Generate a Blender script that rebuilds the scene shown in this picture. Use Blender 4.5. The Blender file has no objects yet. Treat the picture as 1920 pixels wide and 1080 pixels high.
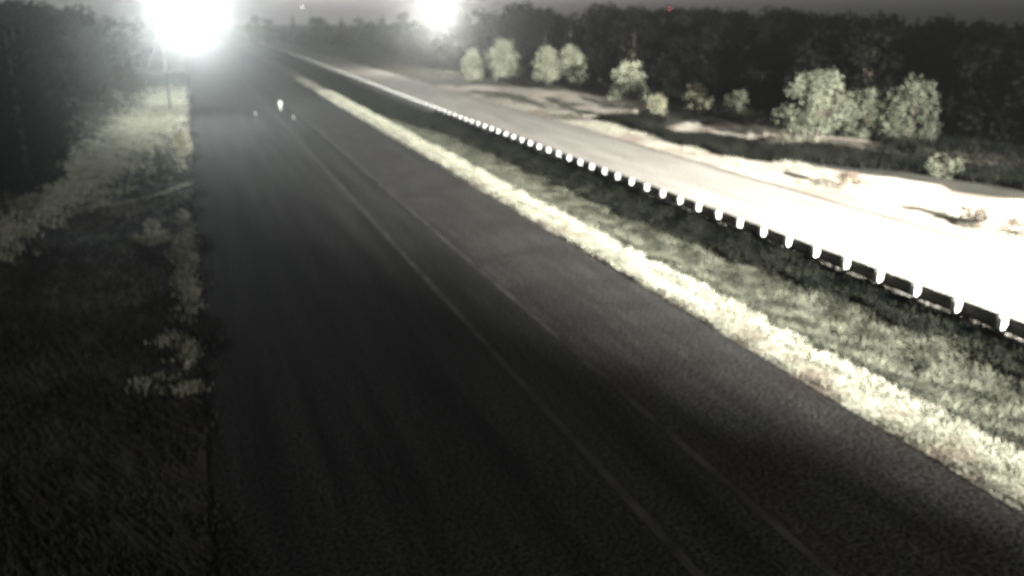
import bpy, bmesh, math, random
import numpy as np
from mathutils import Vector, Matrix

R = math.radians
sc = bpy.context.scene
col = sc.collection

# ------------------------------------------------------------------ camera
cam_d = bpy.data.cameras.new('camera')
cam_d.lens = 31.18
cam_d.sensor_width = 36.0
cam_d.clip_start = 0.1
cam_d.clip_end = 6000.0
cam = bpy.data.objects.new('camera', cam_d)
cam.location = (0.0, 0.0, 10.3)                       # traffic camera on its pole, beside the highway
cam.rotation_euler = (R(90 - 17.27), 0.0, R(-19.596))  # the highway runs along +Y
col.objects.link(cam)
sc.camera = cam
cam_d.dof.use_dof = True                               # cheap lens, focused short
cam_d.dof.focus_distance = 4.3
cam_d.dof.aperture_fstop = 1.3

# ------------------------------------------------------------------ world, night sky
world = bpy.data.worlds.new('World')
sc.world = world
world.use_nodes = True
wn = world.node_tree
wn.nodes.clear()
w_out = wn.nodes.new('ShaderNodeOutputWorld')
w_bg = wn.nodes.new('ShaderNodeBackground')
w_sky = wn.nodes.new('ShaderNodeTexSky')
w_sky.sky_type = 'NISHITA'
w_sky.sun_disc = False
SUN_EL, SUN_ROT = -0.5, 8.0
w_sky.sun_elevation = R(SUN_EL)
w_sky.sun_rotation = R(SUN_ROT)
w_hsv = wn.nodes.new('ShaderNodeHueSaturation')
w_hsv.inputs['Saturation'].default_value = 0.06
wn.links.new(w_sky.outputs[0], w_hsv.inputs['Color'])
wn.links.new(w_hsv.outputs[0], w_bg.inputs[0])
w_bg.inputs[1].default_value = 0.13
wn.links.new(w_bg.outputs[0], w_out.inputs[0])
world.cycles.sampling_method = 'NONE'

# ------------------------------------------------------------------ exposure, film
sc.view_settings.view_transform = 'Standard'
sc.view_settings.look = 'None'
sc.view_settings.exposure = 0.0
sc.view_settings.gamma = 1.0
sc.view_settings.use_curve_mapping = False
sc.render.engine = 'CYCLES'
sc.cycles.use_denoising = True
sc.cycles.denoising_prefilter = 'NONE'
sc.cycles.denoising_input_passes = 'RGB_ALBEDO_NORMAL'
sc.cycles.use_adaptive_sampling = False
sc.cycles.pixel_filter_type = 'BLACKMAN_HARRIS'
sc.cycles.filter_width = 2.2
sc.cycles.max_bounces = 5
sc.cycles.diffuse_bounces = 2
sc.cycles.glossy_bounces = 2
sc.cycles.transmission_bounces = 3
sc.cycles.use_light_tree = False
sc.cycles.volume_bounces = 0
sc.cycles.sample_clamp_direct = 0.0
sc.cycles.sample_clamp_indirect = 1.0

rng = np.random.default_rng(11)
random.seed(11)

# ------------------------------------------------------------------ helpers
def tag(o, label=None, cat=None, group=None, kind=None):
    if label: o['label'] = label
    if cat: o['category'] = cat
    if group: o['group'] = group
    if kind: o['kind'] = kind
    return o

def link(o, parent=None):
    col.objects.link(o)
    if parent is not None:
        o.parent = parent
    return o

def empty(name, loc, rz=0.0):
    o = bpy.data.objects.new(name, None)
    o.empty_display_size = 0.3
    o.location = loc
    o.rotation_euler = (0, 0, rz)
    return link(o)

def mesh_np(name, verts, faces, mat=None, smooth=False):
    me = bpy.data.meshes.new(name)
    me.from_pydata([tuple(v) for v in verts], [], [tuple(f) for f in faces])
    if mat: me.materials.append(mat)
    if smooth:
        me.polygons.foreach_set('use_smooth', [True] * len(me.polygons))
    me.update()
    return me

def mesh_fast(name, verts, nper, mat):
    """verts (F*nper,3): every face owns its nper vertices."""
    me = bpy.data.meshes.new(name)
    n = len(verts); F = n // nper
    me.vertices.add(n)
    me.vertices.foreach_set('co', np.ascontiguousarray(verts, dtype=np.float32).ravel())
    me.loops.add(n)
    me.loops.foreach_set('vertex_index', np.arange(n, dtype=np.int32))
    me.polygons.add(F)
    me.polygons.foreach_set('loop_start', np.arange(0, n, nper, dtype=np.int32))
    me.polygons.foreach_set('loop_total', np.full(F, nper, dtype=np.int32))
    if mat: me.materials.append(mat)
    me.update(calc_edges=True)
    return me

def obj(name, me, parent=None, loc=None):
    o = bpy.data.objects.new(name, me)
    if loc is not None: o.location = loc
    return link(o, parent)

class MB:
    def __init__(s): s.bm = bmesh.new()
    def box(s, c, d, bev=0.0):
        r = bmesh.ops.create_cube(s.bm, size=1.0, matrix=Matrix.Translation(c) @ Matrix.Diagonal((*d, 1)))
        if bev:
            es = list({e for v in r['verts'] for e in v.link_edges})
            bmesh.ops.bevel(s.bm, geom=es, offset=bev, segments=1, affect='EDGES')
        return s
    def tube(s, pts, rads, n=8, cap=True):
        rings = []
        for i, p in enumerate(pts):
            p = Vector(p)
            a = Vector(pts[max(i - 1, 0)]); b = Vector(pts[min(i + 1, len(pts) - 1)])
            t = (b - a).normalized()
            u = t.orthogonal().normalized() if abs(t.z) < 0.99 else Vector((1, 0, 0))
            u = (u - t * u.dot(t)).normalized(); v = t.cross(u)
            rings.append([s.bm.verts.new(p + (u * math.cos(2 * math.pi * k / n) + v * math.sin(2 * math.pi * k / n)) * rads[i]) for k in range(n)])
        for i in range(len(rings) - 1):
            for k in range(n):
                s.bm.faces.new((rings[i][k], rings[i][(k + 1) % n], rings[i + 1][(k + 1) % n], rings[i + 1][k]))
        if cap:
            s.bm.faces.new(rings[0][::-1]); s.bm.faces.new(rings[-1])
        return s
    def sphere(s, c, r, sub=2):
        d = r if isinstance(r, tuple) else (r, r, r)
        bmesh.ops.create_icosphere(s.bm, subdivisions=sub, radius=1.0, matrix=Matrix.Translation(c) @ Matrix.Diagonal((*d, 1)))
        return s
    def mesh(s, name, mat, smooth=False):
        bmesh.ops.recalc_face_normals(s.bm, faces=s.bm.faces[:])
        me = bpy.data.meshes.new(name); s.bm.to_mesh(me); s.bm.free()
        me.materials.append(mat)
        if smooth: me.polygons.foreach_set('use_smooth', [True] * len(me.polygons))
        return me
    def build(s, name, mat, parent=None, loc=None, smooth=False):
        return obj(name, s.mesh(name, mat, smooth), parent, loc)

# ------------------------------------------------------------------ materials
def mat_new(name):
    m = bpy.data.materials.new(name); m.use_nodes = True
    nt = m.node_tree
    return m, nt, nt.nodes['Principled BSDF']

def mat_noise(name, c1, c2, scale=2.0, detail=6, rough=0.9, spec=0.2, bump=0.0, bscale=None, c3=None, s3=0.2, stretch=None, lo=0.35, hi=0.65, speck=0.0, sscale=14.0):
    m, nt, b = mat_new(name)
    tc = nt.nodes.new('ShaderNodeTexCoord')
    src = tc.outputs['Object']
    if stretch:
        mp = nt.nodes.new('ShaderNodeMapping'); mp.inputs['Scale'].default_value = stretch
        nt.links.new(src, mp.inputs[0]); src = mp.outputs[0]
    nz = nt.nodes.new('ShaderNodeTexNoise'); nz.inputs['Scale'].default_value = scale; nz.inputs['Detail'].default_value = detail
    nt.links.new(src, nz.inputs['Vector'])
    rp = nt.nodes.new('ShaderNodeValToRGB')
    rp.color_ramp.elements[0].position = lo; rp.color_ramp.elements[1].position = hi
    rp.color_ramp.elements[0].color = (*c1, 1); rp.color_ramp.elements[1].color = (*c2, 1)
    nt.links.new(nz.outputs['Fac'], rp.inputs[0])
    out = rp.outputs[0]
    if c3:
        n3 = nt.nodes.new('ShaderNodeTexNoise'); n3.inputs['Scale'].default_value = s3; n3.inputs['Detail'].default_value = 4
        nt.links.new(tc.outputs['Object'], n3.inputs['Vector'])
        r3 = nt.nodes.new('ShaderNodeValToRGB'); r3.color_ramp.elements[0].position = 0.45; r3.color_ramp.elements[1].position = 0.62
        nt.links.new(n3.outputs['Fac'], r3.inputs[0])
        mx = nt.nodes.new('ShaderNodeMix'); mx.data_type = 'RGBA'
        nt.links.new(r3.outputs[0], mx.inputs['Factor']); nt.links.new(out, mx.inputs[6]); mx.inputs[7].default_value = (*c3, 1)
        out = mx.outputs[2]
    if speck:                                           # stones and aggregate showing in the surface
        ns = nt.nodes.new('ShaderNodeTexNoise'); ns.inputs['Scale'].default_value = sscale; ns.inputs['Detail'].default_value = 3
        nt.links.new(tc.outputs['Object'], ns.inputs['Vector'])
        mr = nt.nodes.new('ShaderNodeMapRange'); mr.inputs['From Min'].default_value = 0.36; mr.inputs['From Max'].default_value = 0.64
        mr.inputs['To Min'].default_value = 1 - speck; mr.inputs['To Max'].default_value = 1 + speck
        nt.links.new(ns.outputs['Fac'], mr.inputs['Value'])
        mm = nt.nodes.new('ShaderNodeMix'); mm.data_type = 'RGBA'; mm.blend_type = 'MULTIPLY'; mm.inputs['Factor'].default_value = 1.0
        nt.links.new(out, mm.inputs[6]); nt.links.new(mr.outputs[0], mm.inputs[7]); out = mm.outputs[2]
    nt.links.new(out, b.inputs['Base Color'])
    b.inputs['Roughness'].default_value = rough
    b.inputs['Specular IOR Level'].default_value = spec
    if bump:
        nb = nt.nodes.new('ShaderNodeTexNoise'); nb.inputs['Scale'].default_value = bscale or scale * 4; nb.inputs['Detail'].default_value = 4
        nt.links.new(tc.outputs['Object'], nb.inputs['Vector'])
        bp = nt.nodes.new('ShaderNodeBump'); bp.inputs['Strength'].default_value = bump; bp.inputs['Distance'].default_value = 0.05
        nt.links.new(nb.outputs['Fac'], bp.inputs['Height']); nt.links.new(bp.outputs[0], b.inputs['Normal'])
    return m

def mat_leaf(name, c1, c2, scale=0.8, trans=0.45, c3=None):
    """thin foliage: diffuse plus translucent, tint varies in patches."""
    m = bpy.data.materials.new(name); m.use_nodes = True
    nt = m.node_tree; nt.nodes.clear()
    out = nt.nodes.new('ShaderNodeOutputMaterial')
    tc = nt.nodes.new('ShaderNodeTexCoord')
    nz = nt.nodes.new('ShaderNodeTexNoise'); nz.inputs['Scale'].default_value = scale; nz.inputs['Detail'].default_value = 5
    nt.links.new(tc.outputs['Object'], nz.inputs['Vector'])
    rp = nt.nodes.new('ShaderNodeValToRGB')
    rp.color_ramp.elements[0].position = 0.36; rp.color_ramp.elements[1].position = 0.64
    rp.color_ramp.elements[0].color = (*c1, 1); rp.color_ramp.elements[1].color = (*c2, 1)
    if c3:
        e = rp.color_ramp.elements.new(0.5); e.color = (*c3, 1)
    nt.links.new(nz.outputs['Fac'], rp.inputs[0])
    d = nt.nodes.new('ShaderNodeBsdfDiffuse'); t = nt.nodes.new('ShaderNodeBsdfTranslucent')
    nt.links.new(rp.outputs[0], d.inputs[0]); nt.links.new(rp.outputs[0], t.inputs[0])
    mx = nt.nodes.new('ShaderNodeMixShader'); mx.inputs[0].default_value = trans
    nt.links.new(d.outputs[0], mx.inputs[1]); nt.links.new(t.outputs[0], mx.inputs[2]); nt.links.new(mx.outputs[0], out.inputs[0])
    return m

def mat_plain(name, c, rough=0.6, metal=0.0, spec=0.3):
    return mat_noise(name, tuple(x * 0.82 for x in c), tuple(min(1, x * 1.12) for x in c), scale=6, rough=rough, spec=spec) if not metal else mat_metal(name, c, rough, metal)

def mat_metal(name, c, rough, metal):
    m = mat_noise(name, tuple(x * 0.75 for x in c), c, scale=9, rough=rough, spec=0.4)
    m.node_tree.nodes['Principled BSDF'].inputs['Metallic'].default_value = metal
    return m

def mat_emit(name, c, s):
    m = bpy.data.materials.new(name); m.use_nodes = True
    nt = m.node_tree; nt.nodes.clear()
    o = nt.nodes.new('ShaderNodeOutputMaterial'); e = nt.nodes.new('ShaderNodeEmission')
    e.inputs[0].default_value = (*c, 1); e.inputs[1].default_value = s
    nt.links.new(e.outputs[0], o.inputs[0])
    m.cycles.emission_sampling = 'NONE'
    return m

M = {}
M['ground'] = mat_noise('rough_ground', (0.020, 0.022, 0.017), (0.055, 0.055, 0.043), 0.5, 8, c3=(0.10, 0.085, 0.068), s3=0.07, bump=0.5, bscale=2.5)
M['asphalt'] = mat_noise('lane_asphalt', (0.014, 0.014, 0.014), (0.031, 0.031, 0.030), 1.2, 9, rough=0.95, spec=0.08, stretch=(1.0, 0.06, 1.0), bump=0.4, bscale=12, speck=0.9, sscale=11)
M['asphalt_old'] = mat_noise('worn_asphalt', (0.026, 0.026, 0.024), (0.042, 0.041, 0.038), 1.6, 9, rough=0.95, spec=0.08, stretch=(1.0, 0.06, 1.0), bump=0.4, bscale=12, speck=0.85, sscale=10, c3=(0.028, 0.025, 0.024), s3=0.35)
M['paint'] = mat_noise('worn_line_paint', (0.026, 0.025, 0.024), (0.068, 0.064, 0.060), 2.2, 8, rough=0.9, spec=0.1, stretch=(1.0, 0.35, 1.0))
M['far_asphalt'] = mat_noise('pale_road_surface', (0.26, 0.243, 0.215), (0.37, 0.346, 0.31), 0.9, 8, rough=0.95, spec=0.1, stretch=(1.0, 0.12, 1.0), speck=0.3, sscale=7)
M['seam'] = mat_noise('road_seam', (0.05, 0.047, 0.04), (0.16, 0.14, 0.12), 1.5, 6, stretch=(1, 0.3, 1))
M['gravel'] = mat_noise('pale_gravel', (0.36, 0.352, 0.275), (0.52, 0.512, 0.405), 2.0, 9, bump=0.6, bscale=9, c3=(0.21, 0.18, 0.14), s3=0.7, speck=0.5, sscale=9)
M['sand'] = mat_noise('pale_sand', (0.46, 0.42, 0.34), (0.64, 0.59, 0.50), 1.2, 8, bump=0.4, bscale=5, c3=(0.33, 0.265, 0.215), s3=0.16)
M['brown_sand'] = mat_noise('brown_sand', (0.36, 0.32, 0.26), (0.62, 0.56, 0.48), 0.5, 8, bump=0.4, bscale=4)
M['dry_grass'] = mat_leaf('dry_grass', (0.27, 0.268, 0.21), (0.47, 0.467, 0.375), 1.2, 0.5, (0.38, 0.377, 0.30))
M['grass'] = mat_leaf('mown_grass', (0.034, 0.036, 0.027), (0.135, 0.138, 0.105), 0.9, 0.5, (0.066, 0.069, 0.052))
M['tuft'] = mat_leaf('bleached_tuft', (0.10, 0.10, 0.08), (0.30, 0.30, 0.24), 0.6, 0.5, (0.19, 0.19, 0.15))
M['rough_grass'] = mat_leaf('rough_grass', (0.026, 0.027, 0.024), (0.055, 0.055, 0.050), 0.35, 0.45, (0.036, 0.037, 0.033))
M['weed'] = mat_leaf('weed_and_shade', (0.006, 0.007, 0.006), (0.016, 0.017, 0.013), 0.7, 0.3)  # weeds; so dark because the rail and swale strips stand in for shade
M['brown_weed'] = mat_leaf('brown_weed', (0.075, 0.058, 0.045), (0.16, 0.125, 0.10), 2.0, 0.4)
M['leaf_dark'] = mat_leaf('forest_leaf', (0.005, 0.006, 0.005), (0.014, 0.015, 0.012), 0.5, 0.3)
M['leaf_mid'] = mat_leaf('mid_leaf', (0.03, 0.036, 0.022), (0.07, 0.08, 0.05), 0.5, 0.35)
M['leaf_olive'] = mat_leaf('olive_leaf', (0.066, 0.073, 0.051), (0.125, 0.132, 0.097), 0.7, 0.35)
M['leaf_young'] = mat_leaf('young_leaf', (0.21, 0.225, 0.16), (0.36, 0.375, 0.28), 0.5, 0.35)
M['leaf_bleached'] = mat_leaf('bleached_leaf', (0.36, 0.36, 0.32), (0.58, 0.58, 0.52), 1.5, 0.5)
M['leaf_pale'] = mat_leaf('pale_leaf', (0.15, 0.15, 0.10), (0.30, 0.29, 0.21), 0.9, 0.35)
M['bark'] = mat_noise('bark', (0.04, 0.033, 0.026), (0.09, 0.075, 0.06), 5, 6, bump=0.5)
M['galv'] = mat_metal('darkened_steel', (0.16, 0.16, 0.15), 0.6, 0.3)  # rail's shaded side is put into this darker colour; also the grey posts
M['galv_lit'] = mat_metal('lamp_lit_steel', (0.55, 0.55, 0.53), 0.5, 0.15)  # brighter copy: lamp light on the far rail is put into the colour
M['wood'] = mat_noise('dark_timber', (0.05, 0.045, 0.038), (0.10, 0.09, 0.075), 8, 6, bump=0.3)
M['white_plastic'] = mat_leaf('white_sleeve', (0.72, 0.73, 0.70), (0.82, 0.82, 0.80), 3, 0.5)
M['pole'] = mat_metal('lamp_pole_steel', (0.03, 0.03, 0.03), 0.8, 0.1)
M['rubber'] = mat_plain('black_rubber', (0.02, 0.02, 0.02), 0.8)
M['rock'] = mat_noise('pale_rock', (0.20, 0.20, 0.18), (0.40, 0.39, 0.36), 3, 8, bump=0.6)

# ------------------------------------------------------------------ terrain
def ss(a, b, x):
    t = np.clip((x - a) / (b - a), 0, 1); return t * t * (3 - 2 * t)

DITCH = np.array([(41.5, 82), (41.1, 74), (40.0, 65.2), (40.3, 58), (43.6, 54.3), (46.2, 50.4), (47.6, 45.8), (48.4, 41), (50.5, 32), (56, 20), (66, 5)], float)
def dist_poly(x, y, P):
    best = np.full(np.shape(x), 1e9)
    for a, b in zip(P[:-1], P[1:]):
        d = b - a; t = np.clip(((x - a[0]) * d[0] + (y - a[1]) * d[1]) / (d @ d), 0, 1)
        best = np.minimum(best, np.hypot(x - a[0] - t * d[0], y - a[1] - t * d[1]))
    return best

def bumps(x, y):
    return 0.06 * np.sin(x * 0.9 + 1.3 * np.sin(y * 0.31)) * np.sin(y * 0.53 + x * 0.21) + 0.10 * np.sin(x * 0.23 + 2) * np.sin(y * 0.17 + 1)

def height(x, y):
    x = np.asarray(x, float); y = np.asarray(y, float)
    z = np.full(np.broadcast(x, y).shape, -0.06)
    z = z + (-0.30) * ss(18.4, 20.2, x) * (1 - ss(21.8, 23.6, x))                 # swale before the guard rail
    z = z + bumps(x, y) * (ss(38, 44, x) + (1 - ss(-6, -1.2, x)))
    near = ss(98, 85, y) if False else 1 - ss(85, 98, y)
    dd = dist_poly(x, y, DITCH)
    z = z - 0.35 * np.exp(-(dd / 2.2) ** 2) * near
    z = z + 0.75 * ss(42, 47, x) * np.exp(-((dd - 6) / 4.0) ** 2) * near             # bank behind the ditch
    z = z + 0.9 * ss(-4, -16, x) if False else z + 0.5 * (1 - ss(-16, -3, x))
    return z

xs = np.unique(np.concatenate([np.linspace(-420, -60, 14), np.linspace(-60, -16, 30), np.linspace(-16, 0, 33), np.linspace(0, 16, 9), np.linspace(16, 25, 28), np.linspace(25, 37, 13), np.linspace(37, 75, 96), np.linspace(75, 140, 40), np.linspace(140, 560, 20)]))
ys = np.unique(np.concatenate([np.linspace(-76, 8, 12), np.linspace(8, 150, 190), np.linspace(150, 320, 60), np.linspace(320, 800, 24)]))
X, Y = np.meshgrid(xs, ys)
Zh = height(X, Y)
V = np.stack([X.ravel(), Y.ravel(), Zh.ravel()], 1)
nx, ny = len(xs), len(ys)
ii, jj = np.meshgrid(np.arange(nx - 1), np.arange(ny - 1))
a = (jj * nx + ii).ravel()
F = np.stack([a, a + 1, a + 1 + nx, a + nx], 1)
ground = obj('ground', mesh_np('ground', V, F, M['ground'], True))
tag(ground, kind='structure')

def sheet(name, x0, x1, y0, y1, z, mat, parent=None, thick=0.25, nxs=2, step=4.0, wob=0.0, prof=None, seed=0):
    """a paved strip with sides, edges slightly ragged."""
    r = np.random.default_rng(seed + 5)
    yy = np.arange(y0, y1 + step * 0.5, step)
    k = max(nxs, 2)
    wl = np.convolve(r.normal(0, wob, len(yy) + 4), np.ones(5) / 5, 'valid') * 1.6 if wob else np.zeros(len(yy))
    wr = np.convolve(r.normal(0, wob, len(yy) + 4), np.ones(5) / 5, 'valid') * 1.6 if wob else np.zeros(len(yy))
    vs = []; fs = []
    for j, y in enumerate(yy):
        a_, b_ = x0 + wl[j], x1 + wr[j]
        for i in range(k):
            t = i / (k - 1); zz = z + (prof(t) if prof else 0)
            vs.append((a_ + (b_ - a_) * t, y, zz))
        vs.append((a_, y, z - thick)); vs.append((b_, y, z - thick))
    n = k + 2
    for j in range(len(yy) - 1):
        o0, o1 = j * n, (j + 1) * n
        for i in range(k - 1):
            fs.append((o0 + i, o0 + i + 1, o1 + i + 1, o1 + i))
        fs.append((o0 + k, o0, o1, o1 + k)); fs.append((o0 + k - 1, o0 + k + 1, o1 + k + 1, o1 + k - 1))
    return obj(name, mesh_np(name, vs, fs, mat), parent)

# ------------------------------------------------------------------ roads
highway = sheet('highway', -0.35, 10.85, -74, 790, 0.0, M['asphalt'], wob=0.04, seed=1)
tag(highway, kind='structure')
shoulder = sheet('paved_shoulder', 10.853, 16.0, -74, 790, 0.001, M['asphalt_old'], wob=0.0, seed=2)
tag(shoulder, kind='structure')
for x, w in ((8.25, 0.22), (10.70, 0.24)):
    sheet('lane_line', x - w / 2, x + w / 2, -20, 600, 0.005, M['paint'], highway, thick=0.003, wob=0.012, seed=int(x))
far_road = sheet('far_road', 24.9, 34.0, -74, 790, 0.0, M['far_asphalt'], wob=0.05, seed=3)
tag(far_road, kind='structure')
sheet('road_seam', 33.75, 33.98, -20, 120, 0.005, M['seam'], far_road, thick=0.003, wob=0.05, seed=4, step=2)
def sandy_roadside():
    yy = np.arange(-70, 130, 1.5); K = 14; vs = []; fs = []
    rb = np.interp(yy, [-20, 25, 38, 47, 51, 56, 64, 72, 85, 110, 190], [44, 45.5, 44.2, 43.0, 40.8, 38.2, 38.0, 38.9, 38.6, 37.0, 36.0]) + 0.35 * np.sin(yy * 0.9) + 0.2 * np.sin(yy * 2.1)
    for j, y in enumerate(yy):
        for i in range(K):
            t = i / (K - 1); x = 34.02 + (rb[j] - 34.02) * t
            z = 0.02 if t == 0 else max(float(height(x, y)) + 0.07, 0.015 if x < 37 else -9)
            vs.append((x, y, z - (0.2 if i == K - 1 else 0)))
        if j:
            for i in range(K - 1):
                fs.append(((j - 1) * K + i, (j - 1) * K + i + 1, j * K + i + 1, j * K + i))
    return obj('sandy_roadside', mesh_np('sandy_roadside', vs, fs, M['sand'], True))
far_shoulder = sandy_roadside()
tag(far_shoulder, kind='structure')
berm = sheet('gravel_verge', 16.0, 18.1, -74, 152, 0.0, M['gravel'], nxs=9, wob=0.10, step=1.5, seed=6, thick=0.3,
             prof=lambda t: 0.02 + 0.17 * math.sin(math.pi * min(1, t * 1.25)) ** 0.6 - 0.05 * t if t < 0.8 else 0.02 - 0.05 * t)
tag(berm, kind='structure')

def ribbon(name, pts, w, mat, dz=0.05):
    P = [Vector((p[0], p[1], 0)) for p in pts]
    # Catmull-Rom
    C = []
    for i in range(len(P) - 1):
        p0, p1, p2, p3 = P[max(i - 1, 0)], P[i], P[i + 1], P[min(i + 2, len(P) - 1)]
        for k in range(8):
            t = k / 8
            C.append(0.5 * ((2 * p1) + (p2 - p0) * t + (2 * p0 - 5 * p1 + 4 * p2 - p3) * t * t + (-p0 + 3 * p1 - 3 * p2 + p3) * t ** 3))
    C.append(P[-1])
    vs = []; fs = []; K = 5
    for i, c in enumerate(C):
        t = (C[min(i + 1, len(C) - 1)] - C[max(i - 1, 0)]).normalized(); nrm = Vector((t.y, -t.x, 0))
        ww = w * (1 + 0.25 * math.sin(i * 0.9 + w))
        for k in range(K):
            q = c + nrm * ww * (k / (K - 1) - 0.5)
            vs.append((q.x, q.y, float(height(q.x, q.y)) + dz * (1 if 0 < k < K - 1 else -0.6)))
        if i:
            for k in range(K - 1):
                fs.append(((i - 1) * K + k, (i - 1) * K + k + 1, i * K + k + 1, i * K + k))
    return obj(name, mesh_np(name, vs, fs, mat, True))

clearing = ribbon('sandy_clearing', [(38.5, 128), (43.5, 118), (46.5, 106), (46.5, 96), (43.5, 86)], 9.5, M['brown_sand'], 0.03)
tag(clearing, kind='structure')
CLEAR = np.array([(38.5, 128), (43.5, 118), (46.5, 106), (46.5, 96), (43.5, 86)], float)
tag(ribbon('dirt_trail', [(37.0, 82), (38.5, 92), (39.8, 100), (41.5, 110), (41.0, 119), (38.2, 124), (34.8, 128)], 2.0, M['sand'], 0.09), kind='structure')
tag(ribbon('dirt_trail', [(41.5, 110), (46, 112), (50, 104), (51, 95), (47, 88), (43, 85), (38.3, 86)], 2.2, M['sand'], 0.11), kind='structure')
tag(ribbon('sand_bank', [(42.6, 76), (43.6, 71), (45.5, 66), (48.0, 61.5), (51.5, 58)], 5.4, M['sand'], 0.09), kind='structure')
tag(ribbon('gravel_track', [(-9, 52.5), (-5.3, 53.6), (-3.2, 55.2), (-1.6, 57.4), (-0.4, 60)], 0.9, M['gravel'], 0.05), kind='structure')

# ------------------------------------------------------------------ grass and weeds (uncountable)
def blades(name, x, y, z, h, w, lean, mat, per=4, spread=0.10, seed=0):
    r = np.random.default_rng(seed)
    n = len(x) * per
    bx = np.repeat(x, per) + r.normal(0, spread, n); by = np.repeat(y, per) + r.normal(0, spread, n)
    bz = np.repeat(z, per) - 0.02
    hh = np.repeat(h, per) * r.uniform(0.6, 1.2, n); ww = w * r.uniform(0.6, 1.3, n)
    an = r.uniform(0, 2 * np.pi, n); la = r.uniform(0, 2 * np.pi, n); ll = hh * lean * r.uniform(0.2, 1.0, n)
    A = np.stack([bx - np.cos(an) * ww / 2, by - np.sin(an) * ww / 2, bz], 1)
    B = np.stack([bx + np.cos(an) * ww / 2, by + np.sin(an) * ww / 2, bz], 1)
    T = np.stack([bx + np.cos(la) * ll, by + np.sin(la) * ll, bz + hh], 1)
    v = np.stack([A, B, T], 1).reshape(-1, 3)
    return tag(obj(name, mesh_fast(name, v, 3, mat)), kind='stuff')

def clump_mask(x, y, s, ph):
    return np.sin(x * s + 2 * np.sin(y * s * 0.43 + ph)) * np.sin(y * s * 0.7 + 1.7 * np.sin(x * s * 0.6 + ph * 2)) * 0.5 + 0.5

def scatter(n, x0, x1, y0, y1, seed, power=1.0):
    r = np.random.default_rng(seed)
    return r.uniform(x0, x1, n), y0 + (y1 - y0) * r.uniform(0, 1, n) ** power

BANK = np.array([(42.6, 76), (43.6, 71), (45.5, 66), (48.0, 61.5), (51.5, 58)], float)
# median swale: mown grass as far as the weeds begin
x, y = scatter(30000, 18.0, 24.4, 8, 92, 21, 1.2)
k = y < 84 + 6 * np.sin(x * 1.1) ; x, y = x[k], y[k]
hh = 0.10 + 0.14 * clump_mask(x, y, 1.6, 0.5)
b = blades('median_grass', x, y, height(x, y), hh, 0.05, 0.7, M['grass'], 5, 0.12, 31)
tag(b, 'patchy mown grass in the strip before the guard rail', 'grass')
# pale dry tufts along the gravel verge
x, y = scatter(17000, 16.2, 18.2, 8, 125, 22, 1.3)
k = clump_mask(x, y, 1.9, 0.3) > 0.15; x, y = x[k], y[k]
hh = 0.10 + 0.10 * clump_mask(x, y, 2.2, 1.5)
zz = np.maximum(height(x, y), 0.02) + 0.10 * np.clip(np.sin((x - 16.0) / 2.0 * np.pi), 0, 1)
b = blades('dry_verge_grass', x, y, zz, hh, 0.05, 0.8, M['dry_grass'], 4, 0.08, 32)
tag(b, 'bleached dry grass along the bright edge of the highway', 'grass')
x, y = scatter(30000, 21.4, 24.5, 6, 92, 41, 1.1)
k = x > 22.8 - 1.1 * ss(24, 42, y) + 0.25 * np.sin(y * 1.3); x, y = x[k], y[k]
b = blades('rail_shadow_weeds', x, y, height(x, y), 0.20 + 0.20 * clump_mask(x, y, 1.3, 0.9) + 0.18 * ss(23.3, 23.8, x), 0.07, 0.5, M['weed'], 4, 0.12, 42)  # darkened weeds take the place of the guard rail's cast shadow
tag(b, 'weeds under the guard rail, dark to stand in for its shadow', 'weeds')
# tall weeds farther along the swale, coloured dark in place of the shade there
x, y = scatter(14000, 18.8, 23.4, 84, 230, 23, 1.4)
k = y > 88 + 6 * np.sin(x * 1.1); x, y = x[k], y[k]
hh = 0.16 + 0.18 * clump_mask(x, y, 0.8, 0.1)
b = blades('swale_shade_weeds', x, y, height(x, y), hh, 0.10, 0.5, M['weed'], 4, 0.2, 33)
tag(b, 'tall weeds in the swale beyond the mown grass, dark in place of shade', 'weeds')
# dark weeds in the ditch beyond the far road
r = np.random.default_rng(24)
x, y = r.uniform(37, 70, 90000), r.uniform(8, 84, 90000)
dd = dist_poly(x, y, DITCH)
k = (dist_poly(x, y, BANK) > 2.4) & (dd < 1.9 + 0.7 * ss(50, 56, y) + 0.35 * np.sin(y * 0.8)); x, y = x[k], y[k]
b = blades('ditch_weeds', x, y, height(x, y), 0.50 + 0.35 * clump_mask(x, y, 0.9, 2.0), 0.12, 0.6, M['weed'], 6, 0.2, 34)
tag(b, 'dark weeds filling the ditch beyond the far road', 'weeds')
# scrub behind the ditch up to the wood
x, y = scatter(22000, 46, 100, 15, 190, 25, 1.3)
k = (dist_poly(x, y, BANK) > 3.0) & (dist_poly(x, y, DITCH) > np.where(y < 54, 2.0, 6.0)) & ~((x < 54) & (y > 84) & (y < 122)); x, y = x[k], y[k]
b = blades('woodland_scrub', x, y, height(x, y), 0.4 + 0.6 * clump_mask(x, y, 0.5, 3.0), 0.16, 0.6, M['weed'], 5, 0.35, 35)
tag(b, 'low dark scrub at the foot of the right hand wood', 'scrub')
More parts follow.
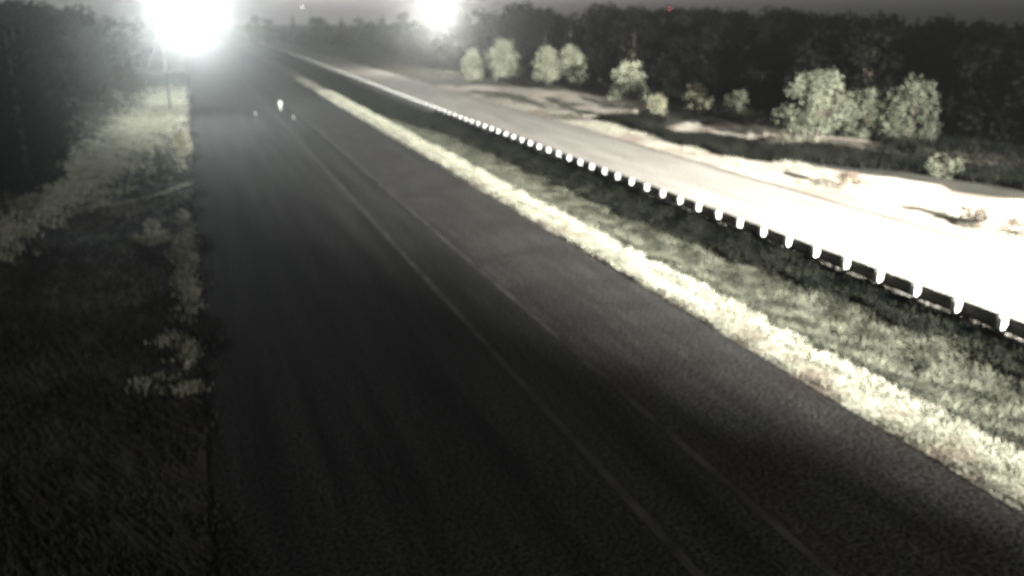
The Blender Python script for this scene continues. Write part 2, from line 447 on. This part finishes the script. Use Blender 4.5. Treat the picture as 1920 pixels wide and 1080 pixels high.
# rough grass around the trails and far verge
x, y = scatter(12000, 34.5, 62, 82, 300, 26, 1.3)
k = dist_poly(x, y, CLEAR) > 4.6; x, y = x[k], y[k]
b = blades('roadside_rough_grass', x, y, height(x, y), 0.12 + 0.25 * clump_mask(x, y, 0.7, 1.0), 0.10, 0.7, M['grass'], 4, 0.25, 36)
tag(b, 'rough pale grass round the sandy trails', 'grass')
x, y = scatter(5000, 35.2, 40.5, 24, 80, 27, 1.2)
k = clump_mask(x, y, 0.8, 2.2) > 0.45; x, y = x[k], y[k]
b = blades('sandy_verge_grass', x, y, np.maximum(height(x, y), 0.0), 0.10 + 0.10 * clump_mask(x, y, 0.8, 2.2), 0.06, 0.7, M['dry_grass'], 4, 0.15, 37)
tag(b, 'thin dry grass on the sand past the far road', 'grass')
# left verge: rough grass with paler clumps, thicker under the lamp
x, y = scatter(36000, -16, 0.55, 14, 175, 28, 1.2)
k = x < -0.15 + 0.45 * np.sin(y * 0.7) * np.sin(y * 0.23 + 1) + 0.15 * np.sin(y * 2.9); x, y = x[k], y[k]
cm = clump_mask(x, y, 0.55, 0.7)
b = blades('left_verge_grass', x, y, np.where(x > -0.4, 0.0, height(x, y)), 0.10 + 0.18 * cm, 0.08, 0.7, M['rough_grass'], 4, 0.2, 38)
tag(b, 'rough grass left of the highway below the near lamp', 'grass')
def tufts(name, clusters, mat, h, label, seed):
    r = np.random.default_rng(seed)
    P_ = np.concatenate([np.stack([r.normal(cx, sx, n), r.normal(cy, sy, n)], 1) for (cx, cy, sx, sy, n) in clusters])
    P_ = P_[P_[:, 0] < -0.42]
    b = blades(name, P_[:, 0], P_[:, 1], height(P_[:, 0], P_[:, 1]), np.full(len(P_), h), 0.09, 0.7, mat, 5, 0.14, seed + 1)
    tag(b, label, 'grass')
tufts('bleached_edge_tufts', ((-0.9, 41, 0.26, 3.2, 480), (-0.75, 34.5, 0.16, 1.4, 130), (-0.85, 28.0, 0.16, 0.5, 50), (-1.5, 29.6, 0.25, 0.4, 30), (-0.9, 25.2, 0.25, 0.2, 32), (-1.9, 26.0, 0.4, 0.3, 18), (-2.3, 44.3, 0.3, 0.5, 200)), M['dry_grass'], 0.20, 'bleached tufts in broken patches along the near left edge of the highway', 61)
tufts('pale_lit_grass', ((-2.6, 112, 1.9, 13, 2400), (-4.6, 86, 1.7, 9, 2200), (-6.6, 68, 1.2, 6, 1300), (-8.2, 55, 0.8, 4, 500), (-9.3, 45, 0.7, 3, 300), (-0.9, 78, 0.3, 4, 400)), M['dry_grass'], 0.34, 'pale grass on the left verge, its tone also carrying the light of the left lamp', 63)  # pale grass; the left lamp's lit patch is put into its colour

# ------------------------------------------------------------------ guard rail
rail_x = 24.12
SP = 1.885
Y0 = 20.25 - 8 * SP
NP = 132
gr = empty('guard_rail', (rail_x, Y0, 0))
tag(gr, 'long steel guard rail on timber posts with white caps between the two roads', 'guard rail')
# three-ridged steel beam, two spans per section
prof = [(0.0, 0.30), (0.075, 0.33), (0.085, 0.385), (0.01, 0.43), (0.01, 0.49), (0.085, 0.535), (0.085, 0.595), (0.01, 0.64), (0.01, 0.70), (0.085, 0.745), (0.075, 0.805), (0.0, 0.85)]
def wbeam(L):
    vs = []; fs = []
    n = len(prof)
    for yy in (0.0, L):
        for (px, pz) in prof: vs.append((px, yy, pz))
        for (px, pz) in prof: vs.append((px + 0.006, yy, pz))
    for i in range(n - 1):
        fs.append((i, i + 1, 2 * n + i + 1, 2 * n + i))
        fs.append((n + i, 3 * n + i, 3 * n + i + 1, n + i + 1))
    fs.append((n - 1, 2 * n - 1, 4 * n - 1, 3 * n - 1)); fs.append((0, 2 * n, 3 * n, n))
    return mesh_np('rail_section', vs, fs, M['galv'])
wb = wbeam(2 * SP - 0.006)
wb_lit = wb.copy(); wb_lit.materials[0] = M['galv_lit']
post_me = MB().box((0, 0, 0.24), (0.17, 0.18, 0.98), 0.012).mesh('post', M['wood'])
block_me = MB().box((0, 0, 0.58), (0.13, 0.15, 0.50), 0.012).mesh('spacer_block', M['wood'])
sl = MB(); sl.box((0, 0, 0.68), (0.22, 0.24, 0.40), 0.015); sleeve_me = sl.mesh('white_cap', M['white_plastic'])
for i in range(NP):
    y = i * SP
    p = obj('post', post_me, gr, (-0.02, y, 0))
    c = obj('spacer_block', block_me, p, (0.151, 0, 0))
    s = obj('white_cap', sleeve_me, p, (-0.01, 0, 0.004))
    if i % 2 == 0 and i < NP - 2:
        obj('rail_section', wb if y < 52 else wb_lit, gr, (0.20, y + 0.003, 0.002 * (i % 4)))

# ------------------------------------------------------------------ street lamps
def street_lamp(loc, head, power, color, label, spot=None, aim=None, blocker=0.0, lens_r=0.16, strength=400.0, detail=True):
    """loc: pole base, head: world position of the luminaire."""
    root = empty('street_lamp', loc)
    tag(root, label, 'street lamp', 'street lamps')
    H = Vector(head) - Vector(loc)
    top = H.z + 0.25
    MB().tube([(0, 0, 0), (0, 0, 0.35)], [0.17, 0.15], 12).build('base', M['pole'], root)
    MB().tube([(0, 0, 0.3), (0, 0, 4), (0, 0, top - 0.5)], [0.11, 0.09, 0.06], 12).build('pole', M['pole'], root)
    d = Vector((H.x, H.y, 0)); L = d.length; u = d / L
    MB().tube([(0, 0, top - 0.6), tuple(u * 0.25 * L) + () if False else (u.x * 0.25 * L, u.y * 0.25 * L, top - 0.15), (u.x * 0.6 * L, u.y * 0.6 * L, top + 0.02), (u.x * (L - 0.3), u.y * (L - 0.3), top + 0.02)], [0.05, 0.045, 0.04, 0.035], 8).build('arm', M['pole'], root)
    hd = MB().sphere((0, 0, 0.10), (0.42, 0.20, 0.11), 2).build('lamp_head', M['pole'], root, tuple(H), True)
    hd.rotation_euler = (0, 0, math.atan2(u.y, u.x))
    MB().sphere((0, 0, 0.02), (0.26, 0.14, 0.09), 2).build('lens', mat_emit('lit_lens', color, strength), hd, None, True)
    if blocker:                                           # added disc under the head, blocks light to the pavement below
        MB().tube([(0, 0, -0.52), (0, 0, -0.50)], [blocker, blocker], 20).tube([(0, 0, -0.5), (0, 0, -0.06)], [0.012, 0.012], 6).build('added_blocker', M['pole'], hd)
    if not power: return root
    ld = bpy.data.lights.new('lamp_light', 'SPOT' if spot else 'POINT')
    ld.energy = power; ld.color = color; ld.shadow_soft_size = lens_r
    if spot:
        ld.spot_size = R(spot[0]); ld.spot_blend = spot[1]
    lo = bpy.data.objects.new('lamp_light', ld)
    lo.location = (H.x, H.y, H.z - 0.26)
    if aim: lo.rotation_mode = 'QUATERNION'; lo.rotation_quaternion = (Vector(aim) - Vector(head)).to_track_quat('-Z', 'Y')
    link(lo, root)
    return root

PI4 = 4 * math.pi
street_lamp((-2.2, 105.5, float(height(-2.2, 105.5))), (0.6, 105.0, 9.95), 3000 * PI4, (0.93, 1.0, 0.98), 'street lamp with glaring cool white head at the far left of the highway', blocker=0.24)
street_lamp((46.0, 161.0, float(height(46.0, 161))), (42.9, 160.0, 10.6), 1800 * PI4, (1.0, 0.99, 0.93), 'street lamp glaring over the far road in front of the dark trees')
street_lamp((38.8, 301.0, 0), (36.2, 300.0, 12.0), 0, (1.0, 0.97, 0.85), 'tiny distant street lamp on the skyline between the two glaring lamps', strength=40.0)

# strong lamp on an arm over the far road, behind and right of the camera, thrown along that road
def flood_light(loc, H, hxy, aim, power, color, label, half_v, ratio, blend, fill):
    root = empty('road_lamp', loc)
    tag(root, label, 'street lamp', 'street lamps')
    hx, hy = hxy[0] - loc[0], hxy[1] - loc[1]
    MB().tube([(0, 0, 0), (0, 0, 0.4)], [0.22, 0.20], 12).build('base', M['pole'], root)
    MB().tube([(0, 0, 0.35), (0, 0, H * 0.5), (0, 0, H + 0.1)], [0.15, 0.12, 0.08], 12).build('pole', M['pole'], root)
    MB().tube([(0, 0, H - 0.2), (hx * 0.4, hy * 0.4, H + 0.25), (hx * 0.97, hy * 0.97, H + 0.3)], [0.06, 0.05, 0.045], 8).build('arm', M['pole'], root)
    d = (Vector(aim) - Vector((hxy[0], hxy[1], loc[2] + H))).normalized()
    q = d.to_track_quat('-Z', 'Y')
    hd = MB().box((0, 0, 0.14), (0.75, 0.5, 0.24), 0.04).build('lamp_head', M['pole'], root, (hx, hy, H))
    hd.rotation_mode = 'QUATERNION'; hd.rotation_quaternion = q
    MB().box((0, 0, 0.0), (0.66, 0.42, 0.03), 0.01).build('lens', mat_emit('lit_flood_lens', color, 300), hd)
    ld = bpy.data.lights.new('lamp_light', 'SPOT'); ld.energy = power; ld.color = color; ld.shadow_soft_size = 0.2
    ld.spot_size = 2 * half_v; ld.spot_blend = blend
    lo = bpy.data.objects.new('lamp_light', ld)
    lo.location = Vector((hx, hy, H)) + d * 0.45
    lo.rotation_mode = 'QUATERNION'; lo.rotation_quaternion = q
    lo.scale = (ratio, 1, 1)
    link(lo, root)
    if not fill: return root
    sd = bpy.data.lights.new('added_fill', 'POINT'); sd.energy = fill; sd.color = color; sd.shadow_soft_size = 0.2  # added all-round fill light, lifts the dark pavement outside the beam
    so = bpy.data.objects.new('added_fill', sd); so.location = lo.location; link(so, root)
    return root
flood_light((38.6, -46.0, 0.0), 15.0, (33.0, -45.0), (31.8, 50.0, 0.0), 680000 * PI4, (1.0, 0.985, 0.93), 'tall arm lamp throwing its beam along the far road', R(17), 1.1, 1.0, 11000 * PI4)

# red warning beacon on a mast behind the wood
mast = empty('beacon_mast', (145.7, 260.0, 0))
tag(mast, 'slim mast with a small red beacon above the right hand treeline', 'mast')
MB().tube([(0, 0, -0.1), (0, 0, 11.0)], [0.16, 0.07], 8).build('pole', M['pole'], mast)
MB().sphere((0, 0, 11.3), (0.55, 0.55, 0.6), 2).build('beacon', mat_emit('red_beacon', (1.0, 0.22, 0.25), 1.6), mast, None, True)

# ------------------------------------------------------------------ delineators on the highway
def delineator(loc, h, label, band=True):
    root = empty('delineator_post', loc)
    tag(root, label, 'delineator', 'delineators standing on the highway')
    MB().tube([(0, 0, 0), (0, 0, 0.06), (0, 0, 0.10)], [0.20, 0.20, 0.12], 14).build('base', M['rubber'], root)
    MB().tube([(0, 0, 0.09), (0, 0, h), (0, 0, h + 0.04)], [0.09, 0.085, 0.03], 12).build('tube', M['white_plastic'] if band else M['galv'], root)
    if band: MB().tube([(0, 0, h - 0.45), (0, 0, h - 0.08)], [0.20, 0.20], 12).build('reflective_band', M['white_plastic'], root)
delineator((9.2, 101.5, 0.005), 1.05, 'brightest white delineator post at the start of the lane line')
delineator((6.2, 97.0, 0.005), 0.45, 'dim short grey delineator post left of the bright one', False)
delineator((9.55, 92.0, 0.005), 0.45, 'dim short grey delineator post nearer than the bright one', False)

# ------------------------------------------------------------------ trees and shrubs
def crown_leaves(clumps, n, size, seed, flat=1.0):
    """clumps: list of (cx,cy,cz,rx,ry,rz,weight); leaf quads spread through the clumps."""
    r = np.random.default_rng(seed)
    C = np.array(clumps, float); w = C[:, 6] / C[:, 6].sum()
    idx = r.choice(len(C), n, p=w)
    d = r.normal(size=(n, 3)); d /= np.linalg.norm(d, axis=1)[:, None]
    rad = r.uniform(0.15, 1.0, n) ** 0.5
    P = C[idx, :3] + d * rad[:, None] * C[idx, 3:6]
    u = r.normal(size=(n, 3)); u /= np.linalg.norm(u, axis=1)[:, None]
    v = np.cross(u, r.normal(size=(n, 3))); v /= np.linalg.norm(v, axis=1)[:, None]
    s = size * r.uniform(0.5, 1.35, n)[:, None]
    q = np.stack([P - u * s, P - v * s * 0.55, P + u * s, P + v * s * 0.55], 1)
    return q.reshape(-1, 3)

def broad_clumps(H, W, seed, low=0.22, n=26, fat=1.0):
    r = random.Random(seed); out = []
    for i in range(n):
        t = r.random() ** 0.8
        z = H * (low + (0.93 - low) * t)
        env = W / 2 * math.sin(math.pi * min(1, 0.20 + 0.72 * t)) ** 0.7
        a = r.random() * 6.283; d = env * r.random() ** 0.5
        s = H * r.uniform(0.075, 0.15) * (1.1 - 0.4 * t) * fat
        out.append((math.cos(a) * d, math.sin(a) * d, z, s * 1.25, s * 1.25, s, s * s))
    return out

def conifer_clumps(H, W, seed):
    r = random.Random(seed); out = []
    z = 0.10 * H
    while z < 0.98 * H:
        t = z / H; rad = W / 2 * (1 - t) ** 0.85 + 0.08
        k = max(2, int(7 * (1 - t)) + 2); a0 = r.random() * 6
        for i in range(k):
            a = a0 + 6.283 * i / k + r.uniform(-0.3, 0.3); d = rad * r.uniform(0.45, 0.85)
            out.append((math.cos(a) * d, math.sin(a) * d, z - 0.12 * d, rad * 0.42 + 0.1, rad * 0.42 + 0.1, 0.035 * H, rad + 0.2))
        z += 0.055 * H * r.uniform(0.8, 1.2)
    return out

def trunk_mesh(H, W, seed, r0=None, limbs=5, conifer=False):
    r = random.Random(seed); m = MB(); r0 = r0 or 0.022 * H
    pts = [(0, 0, -0.4)]; rad = [r0 * 1.25]
    for k in range(1, 6):
        t = k / 5; q = 0 if conifer else 0.025 * H
        pts.append((r.uniform(-q, q) * t, r.uniform(-q, q) * t, H * (0.94 if conifer else 0.78) * t)); rad.append(r0 * (1 - 0.85 * t) + 0.01)
    m.tube(pts, rad, 8)
    if not conifer:
        for i in range(limbs):
            t = r.uniform(0.25, 0.7); z = H * 0.78 * t; a = r.random() * 6.283; l = W * r.uniform(0.25, 0.42)
            k = min(4, int(t * 5)); bx, by = pts[k][0], pts[k][1]
            m.tube([(bx, by, z), (bx + math.cos(a) * l * 0.5, by + math.sin(a) * l * 0.5, z + l * 0.35), (bx + math.cos(a) * l, by + math.sin(a) * l, z + l * 0.8)], [r0 * 0.5, r0 * 0.32, r0 * 0.12], 6)
    return m.mesh('trunk', M['bark'])

def tree_kind(H, W, seed, mat, conifer=False, n=1800, leaf=0.2, low=0.22, clumps=26, fat=1.0):
    cl = conifer_clumps(H, W, seed) if conifer else broad_clumps(H, W, seed, low, clumps, fat)
    return (trunk_mesh(H, W, seed, conifer=conifer), mesh_fast('crown', crown_leaves(cl, n, leaf, seed), 4, mat))

def plant(kind, loc, sc_, rz, name, label, cat, group=None):
    root = empty(name, loc, rz)
    root.scale = sc_
    tag(root, label, cat, group)
    obj('trunk', kind[0], root); obj('crown', kind[1], root)
    return root

# forest kinds (unit design heights ~10 m)
FB = [tree_kind(10, 6.5, 100 + i, M['leaf_dark'], False, 2000, 0.27, 0.12, 30) for i in range(4)]
FC = [tree_kind(11, 4.6, 200 + i, M['leaf_dark'], True, 1900, 0.24) for i in range(2)]
FM = [tree_kind(10, 6.5, 300 + i, M['leaf_mid'], False, 1700, 0.27, 0.12, 28) for i in range(2)]

def wood(spots, label_b, label_c, group, pc=0.3, kinds=None, seed=0):
    r = random.Random(seed)
    for (x, y, h) in spots:
        con = r.random() < pc
        kind = r.choice(FC if con else (kinds or FB)); s = h / (11 if con else 10)
        plant(kind, (x, y, float(height(x, y)) - 0.1), (s * r.uniform(0.9, 1.2), s * r.uniform(0.9, 1.2), s), r.random() * 6.28,
              'conifer_tree' if con else 'broadleaf_tree', label_c if con else label_b, 'tree', group)

rr = random.Random(5)
spots = []
# right hand wood: front to back rows, top about as high as the camera
for row in range(5):
    off = row * 8.0
    for kx in range(17):
        t = kx / 16
        x = 62 + off * 0.95 + (58 - 62) * t + rr.uniform(-2, 2); y = 22 + off * 0.5 + 118 * t + rr.uniform(-2.5, 2.5)
        spots.append((x, y, 8.0 + 0.026 * (y - 22) + 0.10 * row + rr.uniform(-0.35, 0.35)))
wood(spots, 'dark leafy tree in the unlit wood beyond the far road at the right', 'dark conifer in the unlit wood beyond the far road at the right', 'right hand wood', 0.3, None, 1)
# tall trees around the centre lamp
spots = [(47 + rr.uniform(-1, 10) + i * 2.2, 160 + rr.uniform(-6, 8) - i * 1.0, 11.0 + rr.uniform(-0.8, 1.4)) for i in range(14)]
spots += [(52 + i * 4.5, 145 - i * 1.2 + rr.uniform(-3, 3), 10.8 + rr.uniform(-0.6, 0.8)) for i in range(6)]
wood(spots, 'tall dark leafy tree behind the street lamp over the far road', 'tall dark conifer behind the street lamp over the far road', 'tall trees by the centre lamp', 0.25, None, 2)
# left hand wood
spots = []
for row in range(3):
    for k in range(13):
        t = k / 12
        spots.append((-10 - 4.5 * row - 8 * t * 0 - 3.5 * math.sin(t * 3) + rr.uniform(-1.2, 1.2), 58 + 95 * t + row * 2 + rr.uniform(-3, 3), 10.0 + 0.6 * row + 0.7 * t + rr.uniform(-0.6, 0.6)))
wood(spots, 'dark leafy tree in the wood left of the highway', 'dark conifer in the wood left of the highway', 'left hand wood', 0.35, None, 3)
# skyline trees at the end of the road
spots = []
for k in range(34):
    t = k / 33
    spots.append((-55 + 190 * t + rr.uniform(-3, 3), 330 + 40 * math.sin(t * 9) + rr.uniform(-8, 8), 9.6 + 3.0 * math.exp(-((t - 0.80) / 0.10) ** 2) + rr.uniform(-0.7, 0.7)))
wood(spots, 'hazy leafy tree on the skyline where the highway ends', 'hazy conifer on the skyline where the highway ends', 'skyline trees', 0.3, FM, 4)
# dimly lit trees behind the far road, left of the centre lamp
spots = [(47 + rr.uniform(0, 9), 190 + 9 * i + rr.uniform(-3, 3), 7.6 + rr.uniform(-0.8, 1.2)) for i in range(9)]
wood(spots, 'dim olive tree along the far road left of the centre lamp', 'dim conifer along the far road left of the centre lamp', 'trees beyond the sandy verge', 0.0, FM, 6)

# lit shrubs and young trees, each built for its place
def shrub(name, x, y, h, w, mat, label, cat, seed, low=0.08, n=1300, leaf=None, clumps=26):
    k = tree_kind(h, w, seed, mat, False, n, leaf or (0.05 + 0.022 * h), low, clumps, 1.25)
    plant(k, (x, y, float(height(x, y)) - 0.05), (1, 1, 1), random.random() * 6.28, name, label, cat)
shrub('young_tree', 47.3, 136.8, 6.4, 4.4, M['leaf_young'], 'tall olive young tree right of the centre lamp, left of the paired young trees', 'tree', 401, 0.08, 2200, None, 40)
shrub('young_tree', 42.5, 138.5, 5.0, 2.8, M['leaf_young'], 'slim olive young tree just below the centre lamp', 'tree', 402, 0.08, 2200, None, 40)
shrub('young_tree', 49.8, 124.6, 5.7, 3.4, M['leaf_young'], 'left tree of the pair of olive young trees behind the sandy loop', 'tree', 403, 0.10, 2200, None, 40)
shrub('young_tree', 53.2, 123.2, 5.9, 3.9, M['leaf_young'], 'right tree of the pair of olive young trees behind the sandy loop', 'tree', 404, 0.08, 2200, None, 40)
shrub('round_bush', 50.7, 99.4, 4.7, 4.4, M['leaf_young'], 'bright round green bush at the right end of the sandy loop', 'bush', 405, 0.05, 2200, None, 40)
shrub('low_bush', 44.8, 81.5, 2.4, 2.2, M['leaf_pale'], 'small pale bush left of the round pale bush', 'bush', 406, 0.05, 1600, None, 36)
shrub('round_bush', 48.3, 79.6, 2.9, 2.8, M['leaf_pale'], 'round pale bush against the dark wood past the ditch', 'bush', 407, 0.05, 1600, None, 36)
shrub('low_bush', 52.0, 78.4, 2.6, 2.5, M['leaf_olive'], 'small dim green bush right of the round pale bush', 'bush', 408, 0.05, 1600, None, 36)
shrub('spreading_tree', 45.6, 57.4, 5.9, 5.4, M['leaf_olive'], 'largest lit leafy tree on the bank past the ditch', 'tree', 409, 0.03, 3200, 0.15, 46)
shrub('spreading_tree', 51.6, 58.9, 4.4, 3.6, M['leaf_olive'], 'lower leafy tree in the middle of the three on the bank', 'tree', 410, 0.04, 2000, 0.14, 34)
shrub('spreading_tree', 52.9, 55.6, 5.2, 3.9, M['leaf_olive'], 'rightmost lit leafy tree of the three on the bank', 'tree', 411, 0.06, 2200, 0.14, 34)
shrub('low_bush', 45.8, 44.7, 1.7, 2.9, M['leaf_olive'], 'wide low olive bush alone on the right below the dark wood', 'bush', 412, 0.05, 1000, 0.08)
shrub('dry_bush', 36.9, 43.2, 1.3, 1.5, M['brown_weed'], 'dark brown dry bush on the bright sand past the far road', 'bush', 413, 0.05, 700, 0.07)
shrub('dry_bush', 36.6, 33.4, 1.15, 1.7, M['brown_weed'], 'left brown dry bush of the pair at the right edge', 'bush', 414, 0.05, 700, 0.07)
shrub('dry_bush', 36.6, 30.6, 1.35, 1.7, M['brown_weed'], 'right brown dry bush of the pair at the right edge', 'bush', 415, 0.05, 700, 0.07)
shrub('roadside_bush', -2.35, 44.5, 1.1, 0.9, M['leaf_bleached'], 'larger of two small pale bushes left of the highway below the gravel track', 'bush', 416, 0.05, 450, 0.07)
shrub('roadside_bush', -0.95, 48.0, 0.75, 0.6, M['leaf_bleached'], 'smaller of two small pale bushes left of the highway below the gravel track', 'bush', 417, 0.05, 300, 0.06)
shrub('roadside_bush', -9.5, 62, 2.6, 3.2, M['leaf_mid'], 'dim bush at the left edge before the dark wood', 'bush', 418, 0.05, 900, 0.12)
shrub('roadside_bush', -0.9, 76.0, 1.5, 1.3, M['leaf_pale'], 'upright pale bush beside the highway below the left lamp', 'bush', 419, 0.05, 600, 0.09)
shrub('roadside_bush', -2.3, 66.5, 1.3, 1.6, M['leaf_olive'], 'grey green bush left of the upright pale bush', 'bush', 420, 0.05, 600, 0.09)

# ------------------------------------------------------------------ haze
hz = bpy.data.materials.new('night_haze'); hz.use_nodes = True
nt = hz.node_tree; nt.nodes.clear()
ho = nt.nodes.new('ShaderNodeOutputMaterial'); hv = nt.nodes.new('ShaderNodeVolumePrincipled')
hv.inputs['Color'].default_value = (0.95, 0.97, 0.97, 1)
hv.inputs['Density'].default_value = 0.0014
hv.inputs['Anisotropy'].default_value = 0.925
nt.links.new(hv.outputs[0], ho.inputs['Volume'])
hz.cycles.volume_sampling = 'EQUIANGULAR'
hz.cycles.homogeneous_volume = True
haze = MB().box((70, 363, 7.4), (1000, 894, 19.2)).build('haze', hz)
tag(haze, kind='stuff')
